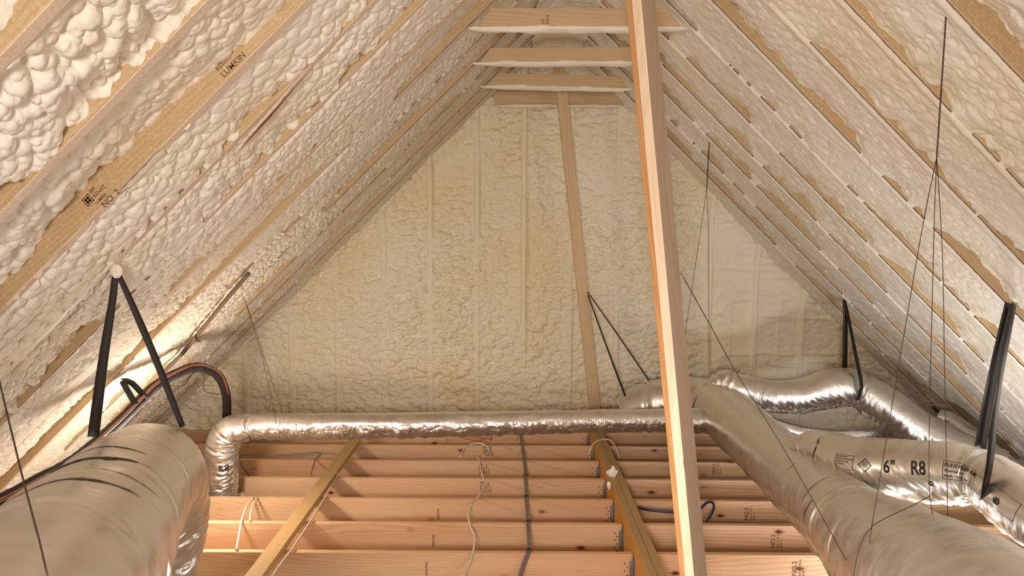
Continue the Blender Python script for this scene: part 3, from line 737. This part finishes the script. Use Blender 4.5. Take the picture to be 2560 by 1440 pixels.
wrap_on(bm_text([('TESTED AND LISTED BY', .0085, .004, .024), ('UNDERWRITERS LABORATORIES', .0085, .004, .012), ('AIR CONNECTOR CLASS 1', .0085, .004, .000), ('UL 181 STANDARD', .0085, .004, -.012), ('R 4.2', .009, .004, -.026)], [(0, .128, -.034, .036, .0018)]),
        sE, fE, 2148, TH-.02, 'print', dE, INK, 'boxed listing panel', py=1150)
bm = bmesh.new()
for q, rr in enumerate((.034, .028)):
    vs = [(rr*math.cos(i*math.pi/2), rr*math.sin(i*math.pi/2)) for i in range(4)]
    ws = [((rr-.003)*math.cos(i*math.pi/2), (rr-.003)*math.sin(i*math.pi/2)) for i in range(4)]
    for i in range(4):
        j = (i+1) % 4; bm.faces.new([bm.verts.new((*p, 0)) for p in (vs[i], vs[j], ws[j], ws[i])])
for i in range(5):
    y = -.012+i*.006; hw = .017-abs(y)*.7; bm.faces.new([bm.verts.new(p) for p in ((-hw, y-.0018, 0), (hw, y-.0018, 0), (hw, y+.0018, 0), (-hw, y+.0018, 0))])
wrap_on(bm, sE, fE, 2216, TH, 'print', dE, INK, 'diamond shaped certification mark', py=1165)
wrap_on(bm_text([('_ _ _', .012, .0, .03), ('=', .018, 0, .01), ('=', .018, 0, -.01), ('R', .022, .06, -.01), ('©', .04, .052, -.018)], [(-.06, -.015, -.03, .04, .0015), (0, .15, -.035, .045, .0015)]), sE, fE, 2535, TH+.05, 'print', dE, INK, 'boxed mark with a circled letter', py=1220)
# upside print on the boot of duct B: letters run down the vertical part facing the camera
def flat_print(items, loc, rotz, normal_to, name, parent, mat, label=None, rects=(), up=(0, 0, 1)):
    bm = bm_text(items, rects); n = Vector(normal_to).normalized(); u = Vector(up); x = u.cross(n).normalized(); y = n.cross(x)
    R = Matrix.Identity(4)
    for i in range(3): R[i][0], R[i][1], R[i][2], R[i][3] = x[i], y[i], n[i], loc[i]
    bm.transform(R @ Matrix.Rotation(rotz, 4, 'Z')); me = bpy.data.meshes.new(name); bm.to_mesh(me); bm.free()
    o = link(name, me, mat)
    if parent is not None:
        pm = parent.matrix_basis.copy(); o.parent = parent; o.matrix_local = pm.inverted()
    if label: o['label'] = label
    return o
s0 = sB.nearest(556, 1175)
bm = bm_text([('R8', .060, 0, -.02)])
bm.transform(Matrix.Rotation(math.radians(-90), 4, 'Z'))
th_cam = 0.0
wrap_on(bm, sB, fB, 556, 0.15, 'print', dB, INK, 'black R8 mark', py=1160, off=.003)

# split creases in the duct jackets, their shade laid on as dark strips
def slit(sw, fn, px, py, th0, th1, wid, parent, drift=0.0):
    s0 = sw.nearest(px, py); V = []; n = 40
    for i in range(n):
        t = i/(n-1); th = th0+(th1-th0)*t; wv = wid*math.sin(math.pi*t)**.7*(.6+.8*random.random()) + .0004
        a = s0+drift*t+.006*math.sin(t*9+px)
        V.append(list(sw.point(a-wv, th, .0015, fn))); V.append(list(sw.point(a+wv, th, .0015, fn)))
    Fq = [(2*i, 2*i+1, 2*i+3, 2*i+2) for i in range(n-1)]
    o = link('fold', mesh_np('fold', V, Fq), CREASE, parent); o['label'] = 'torn fold in the jacket, its shade painted dark'; return o

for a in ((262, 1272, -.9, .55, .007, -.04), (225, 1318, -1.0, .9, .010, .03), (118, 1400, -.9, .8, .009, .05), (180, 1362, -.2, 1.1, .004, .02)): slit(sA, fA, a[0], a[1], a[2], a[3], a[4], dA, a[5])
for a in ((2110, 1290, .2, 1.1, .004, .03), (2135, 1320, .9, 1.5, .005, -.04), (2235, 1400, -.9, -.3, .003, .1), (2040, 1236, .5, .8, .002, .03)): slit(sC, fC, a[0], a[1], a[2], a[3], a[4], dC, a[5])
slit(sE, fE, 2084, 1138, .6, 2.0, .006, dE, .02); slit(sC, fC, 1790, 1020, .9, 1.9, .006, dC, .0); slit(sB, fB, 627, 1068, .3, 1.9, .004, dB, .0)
# ------------------------------------------------------------------ straps
def strap_thing(label, group='black hanging straps'):
    return label
t0 = on_roof(290, 676, -1, .01)
YA = t0.y
L1 = [at(289, 682, YA-.03), at(280, 760, YA-.02), at(258, 900, YA), at(233, 1092, YA+.05)]
s_ob = ribbon('hanging_strap', L1, .036, STRAP, facing=(0.5, -1, 0.1), widths=[.022, .030, .036, .040])
L2 = [at(293, 680, YA-.02), at(330, 760, YA), at(390, 900, YA+.06), at(456, 1066, YA+.12)]
leg = ribbon('leg', L2, .030, STRAP, s_ob, facing=(0.9, -0.75, 0.1), widths=[.018, .026, .026, .022])
# sling under the duct
ctr = sA.nearest(365, 1196)
pts = [sA.point(ctr, th, .006, fA) for th in np.linspace(math.pi*1.62, math.pi*.42, 16)]
ribbon('sling', [Vector(p) for p in pts], .036, STRAP, s_ob, facing=tuple(sA.T[np.searchsorted(sA.S, ctr)] * 0 + np.array([0.0, 0.0, 1.0]))) if False else None
bm = bmesh.new()
bmesh.ops.create_uvsphere(bm, u_segments=24, v_segments=14, radius=.020)
for v in bm.verts: v.co = Vector((v.co.x, v.co.y*.45, v.co.z*1.15))*(1+.15*random.random())
me = bpy.data.meshes.new('hook'); bm.to_mesh(me); bm.free()
o = link('hook', me, FOAM, s_ob, at(291, 678, YA-.045)); o['label'] = 'foam covered hook'
tag(s_ob, 'woven black strap hanging in an A shape from the left slope around the big duct', 'strap', 'black hanging straps')
# right strap over duct D
t1 = on_roof(2110, 748, 1, .0)
a = ribbon('hanging_strap', [t1, at(2113, 800, t1.y-.02), at(2112, 922, t1.y+.02), at(2112, 965, t1.y+.04)], .034, STRAPP, facing=(0, -1, 0), widths=[.02, .036, .038, .038])
ribbon('leg', [t1+Vector((0, -.01, 0)), at(2122, 800, t1.y-.06), at(2138, 880, 5.36), at(2152, 952, 5.24), at(2151, 985, 5.25), at(2143, 1000, 5.28)], .034, STRAPP, a, facing=(0.3, -1, 0), widths=[.018, .030, .032, .034, .034, .03])
tag(a, 'glossy black strap holding the humped duct near the gable', 'strap', 'black hanging straps')
# right strap over duct E
t2 = on_roof(2523, 758, 1, .0)
a = ribbon('hanging_strap', [t2, at(2500, 860, t2.y-.03), at(2475, 980, t2.y-.06), at(2450, 1122, t2.y-.06)], .05, STRAPP, facing=(0.15, -1, 0), widths=[.045, .052, .058, .060])
ribbon('leg', [t2+Vector((.01, -.02, 0)), at(2512, 880, t2.y-.10), at(2488, 1040, 3.05), at(2474, 1160, 2.97), at(2462, 1222, 2.98), at(2455, 1240, 3.02)], .045, STRAPP, a, facing=(0.5, -1, 0), widths=[.036, .045, .05, .052, .05, .042])
tag(a, 'widest black strap at the right edge holding the printed duct', 'strap', 'black hanging straps')
# straps from the far post
a = ribbon('hanging_strap', [at(1470, 738, YF-.03), at(1515, 862, 6.0), at(1563, 990, 5.85)], .030, STRAPP, facing=(0.9, -.9, 0), widths=[.014, .018, .026])
ribbon('leg', [at(1469, 730, YF-.03), at(1545, 838, 6.05), at(1622, 951, 5.95)], .02, STRAPP, a, facing=(0.9, -.9, 0), widths=[.010, .014, .016])
tag(a, 'narrow black strap from the far post down to the end of the right duct', 'strap', 'black hanging straps')

# ------------------------------------------------------------------ tie wires
def wire(label, lists, r=.0012, twist=None):
    bm = bmesh.new()
    for pts in lists:
        me = tube_mesh('t', Sweep([(*p, r) for p in pts], .03, (.3, .8, .5)), 6); bm.from_mesh(me); bpy.data.meshes.remove(me)
    if twist:
        p0, p1, rr, turns = twist
        for ph in (0, math.pi):
            pts = []
            for i in range(80):
                t = i/79; c = p0.lerp(p1, t); a = turns*2*math.pi*t+ph; pts.append((c.x+rr*math.cos(a), c.y+rr*math.sin(a), c.z, r*1.1))
            me = tube_mesh('t', Sweep(pts, .004, (.3, .8, .5)), 5); bm.from_mesh(me); bpy.data.meshes.remove(me)
    me = bpy.data.meshes.new('tie_wire'); bm.to_mesh(me); bm.free(); o = link('tie_wire', me, WIRE)
    tag(o, label, 'wire', 'tie wires hanging from the roof'); return o
tp = on_roof(2365, 42, 1, 0); kn = at(2342, 392, tp.y)
wire('twisted wire at the right hanging from the roof and splitting into three strands', [
    [kn, at(2297, 620, 2.25), at(2180, 1312, 2.20)], [kn, at(2334, 620, 2.26), at(2324, 1240, 2.28), at(2368, 1322, 2.24)], [kn, at(2356, 640, 2.26), at(2362, 960, 2.3), at(2370, 1322, 2.24)],
    [at(2324, 1240, 2.28), at(2285, 1262, 2.25), at(2185, 1312, 2.20), at(2150, 1365, 2.20), at(2132, 1450, 2.20)], [at(2180, 1312, 2.20), at(2172, 1370, 2.20)]], .0012, (tp, kn, .0022, 26))
wire('thin wire slanting from the near post to the big right duct', [[at(1702, 682, YP), at(1775, 812, 2.7), at(1840, 930, 2.62), at(1955, 1115, 2.55), at(2060, 1300, 2.45), at(2125, 1420, 2.40), at(2150, 1480, 2.38)], [at(1842, 932, 2.62), at(1850, 926, 2.6)]], .0016)
tp = on_roof(1773, 356, 1, 0); kn = at(1767, 470, tp.y)
wire('fine twisted wire dropping in front of the gable just right of the near post', [[kn, at(1745, 620, 5.2), at(1718, 800, 5.4), at(1700, 950, 5.6)], [kn, at(1771, 600, 5.2), at(1773, 930, 5.6)]], .0018, (tp, kn, .003, 12))
tp = on_roof(610, 742, -1, 0)
wire('fine wire from the left slope down to the thin cross duct', [[tp, at(636, 830, 4.92), at(662, 920, 4.9), at(692, 1062, 4.88)], [tp, at(640, 830, 5.0), at(672, 930, 5.0), at(706, 1034, 5.02)]], .0016)
wire('wire crossing in front of the big left duct at the left edge', [[at(-60, 700, 1.10), at(2, 968, 1.02), at(62, 1215, .94), at(98, 1350, .90), at(125, 1470, .87)]], .0012)

# ------------------------------------------------------------------ line set (insulated refrigerant pipe)
def lineset():
    pp = [(566, 1075, 5.3), (567, 1030, 5.2), (565, 985, 5.05), (548, 943, 4.9), (515, 922, 4.7), (478, 920, 4.5), (430, 940, 4.3), (385, 968, 4.1), (345, 1008, 3.9), (285, 1068, 3.6), (190, 1150, 3.1), (100, 1202, 2.75), (0, 1256, 2.5), (-120, 1310, 2.3)]
    root, sw = tube('refrigerant_line', [(*at(*p), .030) for p in pp], RUBBER, step=.02, seg=20, rfn=lambda A, TH: .002*fbm(A*20, np.cos(TH)*2, 1, 2))
    tag(root, 'black insulated pipe looping over the left eave with a bare copper line', 'pipe')
    c2 = [(p[0]+4, p[1]-7, p[2]-.045) for p in pp]
    c, _ = tube('copper_pipe', [(*at(*p), .0075) for p in c2], COPPER, root, step=.02, seg=10)
    # wrap band and loose wires
    for (x, y, Y) in ((340, 1012, 3.88), (305, 1045, 3.68)):
        pass
    multi_tube('loose_wire', [[(*at(402, 960, 4.1), .003), (*at(455, 965, 4.2), .003), (*at(480, 935, 4.4), .003), (*at(486, 932, 4.45), .003)],
                              [(*at(512, 928, 4.6), .0022), (*at(510, 975, 4.7), .0022), (*at(540, 985, 4.9), .0022), (*at(562, 990, 4.98), .0022), (*at(574, 1030, 5.1), .0022)]], WIRE, root)
    b = ribbon('band', [at(306, 952, 3.85), at(318, 975, 3.83), at(340, 1012, 3.80)], .03, STRAP, root, facing=(.4, -1, .2))
    ribbon('band', [at(306, 950, 3.85), at(330, 958, 3.9), at(368, 998, 3.92)], .03, STRAP, root, facing=(-.2, -1, .6))
lineset()
# dusty pipe along the left slope
o, _ = tube('pipe', [(*on_roof(x, y, -1, .03), .012) for x, y in ((622, 683), (560, 756), (490, 842), (450, 890), (408, 932))], CONDUIT, step=.03, seg=10, rfn=lambda A, TH: .003*fbm(A*40, np.cos(TH)*2, 3, 3))
tag(o, 'dusty dark pipe fixed along the left slope beside the rafters', 'pipe')
cl, _ = tube('clip', [(*on_roof(x, y, -1, .05), .004) for x, y in ((488, 838), (492, 850), (500, 853))], STRAPP, o, step=.01, seg=6)

# ------------------------------------------------------------------ diagonal brace on the joists
a = on_z(634, 1440, .036); b = on_z(886, 1099, .036); dv = (b-a).normalized(); a = a-dv*.6
o = board('brace', (a.x, a.y, .0195), (b.x, b.y, .0195), .089, .038, (0, 0, 1), W_BRACE, bevel=.002)
tag(o, 'long two by four lying diagonally across the joists', 'board')

# ------------------------------------------------------------------ cables
def cable(name, label, pts, r, mat, z=.008, group=None, extra=None, seg=8):
    P3 = [(*on_z(x, y, z if len(p_) == 0 else p_[0]), r) for (x, y, *p_) in pts]
    if extra:
        lists = [P3]
        for dx in extra: lists.append([(p[0]+dx, p[1]+.004, p[2]+.004, r) for p in P3])
        o = multi_tube(name, lists, mat, step=.02, seg=seg)
    else: o, _ = tube(name, P3, mat, step=.02, seg=seg)
    tag(o, label, 'cable', group); return o
cable('cable', 'white cable wandering over the joists in the middle of the floor', [(1194, 1143), (1200, 1159), (1205, 1186), (1212, 1211), (1199, 1237), (1180, 1260), (1171, 1290), (1177, 1318), (1187, 1342), (1184, 1373), (1174, 1409), (1158, 1442), (1150, 1470)], .0062, WCAB, .012)
cable('cable', 'white cable loop standing above the far joists', [(1150, 1143), (1159, 1123, .03), (1177, 1111, .05), (1199, 1108, .055), (1217, 1116, .04), (1223, 1127, .02), (1207, 1142)], .0058, WCAB, .008)
g = cable('cable', 'grey cable bundle tied at intervals running towards the camera', [(1302, 1082), (1305, 1110), (1311, 1150), (1314, 1188), (1316, 1240), (1320, 1303), (1322, 1373), (1310, 1412), (1296, 1455)], .0042, GCAB, .008, extra=(.010, -.009))
for (x, y) in ((1314, 1188), (1316, 1241), (1321, 1303), (1322, 1375)):
    p = on_z(x, y, .010); bm = bmesh.new(); bmesh.ops.create_cone(bm, segments=14, radius1=.019, radius2=.019, depth=.006, cap_ends=True)
    me = bpy.data.meshes.new('cable_tie'); bm.to_mesh(me); bm.free(); q = link('cable_tie', me, STRAPP, g, p); q.rotation_euler = (math.radians(90), 0, 0); q.scale = (1, .55, 1)
cable('cable', 'longer of two white cables draped over the left joists', [(634, 1243), (617, 1266), (605, 1298), (599, 1330), (591, 1374)], .0065, WCAB, .010)
cable('cable', 'shorter of two white cables draped over the left joists', [(642, 1243), (630, 1272), (624, 1302)], .0065, WCAB, .010)
cable('cable', 'grey cable sagging between the far left joists beside the thin duct', [(596, 1146), (611, 1137), (663, 1140), (724, 1137), (799, 1132), (788, 1150), (776, 1190)], .005, GCAB, .010)
cable('cable', 'dark blue cable beside the foil boot', [(592, 1146), (606, 1166), (622, 1190)], .0045, BCAB, .006)
cable('cable', 'white cable running along the right side of the diagonal board', [(846, 1178), (838, 1200), (800, 1264), (775, 1305), (735, 1365), (700, 1412), (668, 1460)], .0055, WCAB, .014)
cable('cable', 'pale cable arched over the far end of the yellow beam', [(1471, 1137, .005), (1478, 1117, .06), (1492, 1103, .10), (1513, 1098, .105), (1529, 1104, .10), (1541, 1122, .06), (1549, 1143, .008)], .0050, WCAB)
cable('cable', 'dark blue tube to the right of the beam looping behind the near post', [(1597, 1269), (1620, 1275), (1685, 1281), (1725, 1285, .02), (1750, 1272, .04), (1768, 1256, .05), (1781, 1256, .05), (1785, 1266, .04), (1780, 1283, .02), (1768, 1302, .005)], .0085, BCAB, .010)
for lab, L in zip(('short red wire at the left end of the loose wires under the thin cross duct', 'longest loose red wire running right under the thin cross duct', 'upper loose red wire just below the thin cross duct', 'red wire curling by the stamp on the farthest joist', 'red wire stub beside the grey cable bundle'), ([(1116, 1090), (1117, 1103), (1123, 1104)], [(1144, 1089), (1160, 1096), (1185, 1101), (1204, 1104)], [(1150, 1092), (1172, 1091), (1200, 1095), (1232, 1099)], [(1230, 1101), (1215, 1097), (1194, 1104)], [(1298, 1086), (1290, 1103)])):
    o, _ = tube('wire', [(*on_z(x, y, .006), .0028) for x, y in L], RCAB, step=.01, seg=6)
    tag(o, lab, 'wire', 'loose red wires')

# ------------------------------------------------------------------ foam scraps on the beam
def scrap(px, py, size, z, label, seed):
    p = on_z(px, py, z); bm = bmesh.new(); bmesh.ops.create_icosphere(bm, subdivisions=4, radius=1)
    for v in bm.verts:
        n = float(fbm(np.array([v.co.x*1.6+seed]), np.array([v.co.y*1.6+v.co.z*1.3]), 2, 3)[0]); k = 1+.55*n
        v.co = Vector((v.co.x*size[0]*k, v.co.y*size[1]*k, v.co.z*size[2]*k))
    me = bpy.data.meshes.new('foam_scrap'); bm.to_mesh(me); bm.free()
    for f in me.polygons: f.use_smooth = True
    o = link('foam_scrap', me, FOAMR); o.location = p; tag(o, label, 'foam', 'foam scraps on the beam'); return o
scrap(1532, 1181, (.036, .030, .040), BZ+.030, 'bigger lump of cream foam resting on the yellow beam', 2.0)
scrap(1523, 1214, (.014, .020, .024), BZ-.01, 'small shred of foam stuck to the left edge of the beam', 7.0)

# ------------------------------------------------------------------ stamps on timber
def stamp_joist(px, py, items, mat, rot=math.pi/2, rects=(), label=None):
    for n in range(0, 7):
        p = at(px, py, joist_front(n)-.0008)
        if p.z <= -.004:
            side = -1 if px < 1480 else 1
            j = joists[(side, n)]
            return flat_print(items, p, rot, (0, -1, 0), 'grade_stamp', j, mat, label, rects)
NO2 = [('NO.2', .036, 0, .02), ('KD HT', .017, .0, .0), ('SOUTHERN', .015, .0, -.018), ('PINE  7', .015, .0, -.036)]
for px, py in ((1222, 1140), (1212, 1184), (1216, 1232)): stamp_joist(px, py, NO2, INKB)
stamp_joist(1225, 1100, [('7', .03, 0, 0), ('S-DRY', .022, 0, -.02)], INKB)
for px, py in ((1098, 1300), (1086, 1366), (1069, 1438)): stamp_joist(px, py, [('84023942', .019, 0, 0)], INKB)
for px, py in ((1795, 1186), (1878, 1300), (1945, 1370), (2000, 1440)): stamp_joist(px, py, [('NO.2', .036, 0, .02), ('KD HT 2X10', .017, .0, -.004), ('SYP 7', .020, .0, -.026)], INKB)
# stamp on the left rafter
k0 = rafters[(-1, 0)]
p = at(262, 520, YR0-.038-.001)
dd = Vector((CA, 0, SA))            # up the left slope
flat_print([('NO. 2', .026, 0, 0), ('LUMBER', .012, -.01, .024), ('KD-HT', .016, .0, .042), ('SPF', .016, .0, .058)], p, math.atan2(SA, CA), (0, -1, 0), 'grade_stamp', k0, INKB, 'NO. 2 KD-HT grade stamp', [(-.034, -.006, .038, .066, .003), (-.028, -.012, .044, .060, .006)])
p = at(560, 195, YR0-.038-.001)
flat_print([('LUMKIN', .026, 0, 0), ('KD-HT', .020, 0, .026)], p, math.atan2(SA, CA), (0, -1, 0), 'grade_stamp', k0, INKG, 'faded stamp near the top')
tie0 = [o for o in bpy.data.objects if o.name.startswith('collar_tie')]
tie0 = sorted(tie0, key=lambda o: o.location.y)[0]
flat_print([('SPF', .018, 0, .014), ('NO.2', .020, 0, -.008)], at(1368, 60, tie0.location.y-.001), math.pi/2, (0, -1, 0), 'grade_stamp', tie0, INKG, 'faded grade stamp')
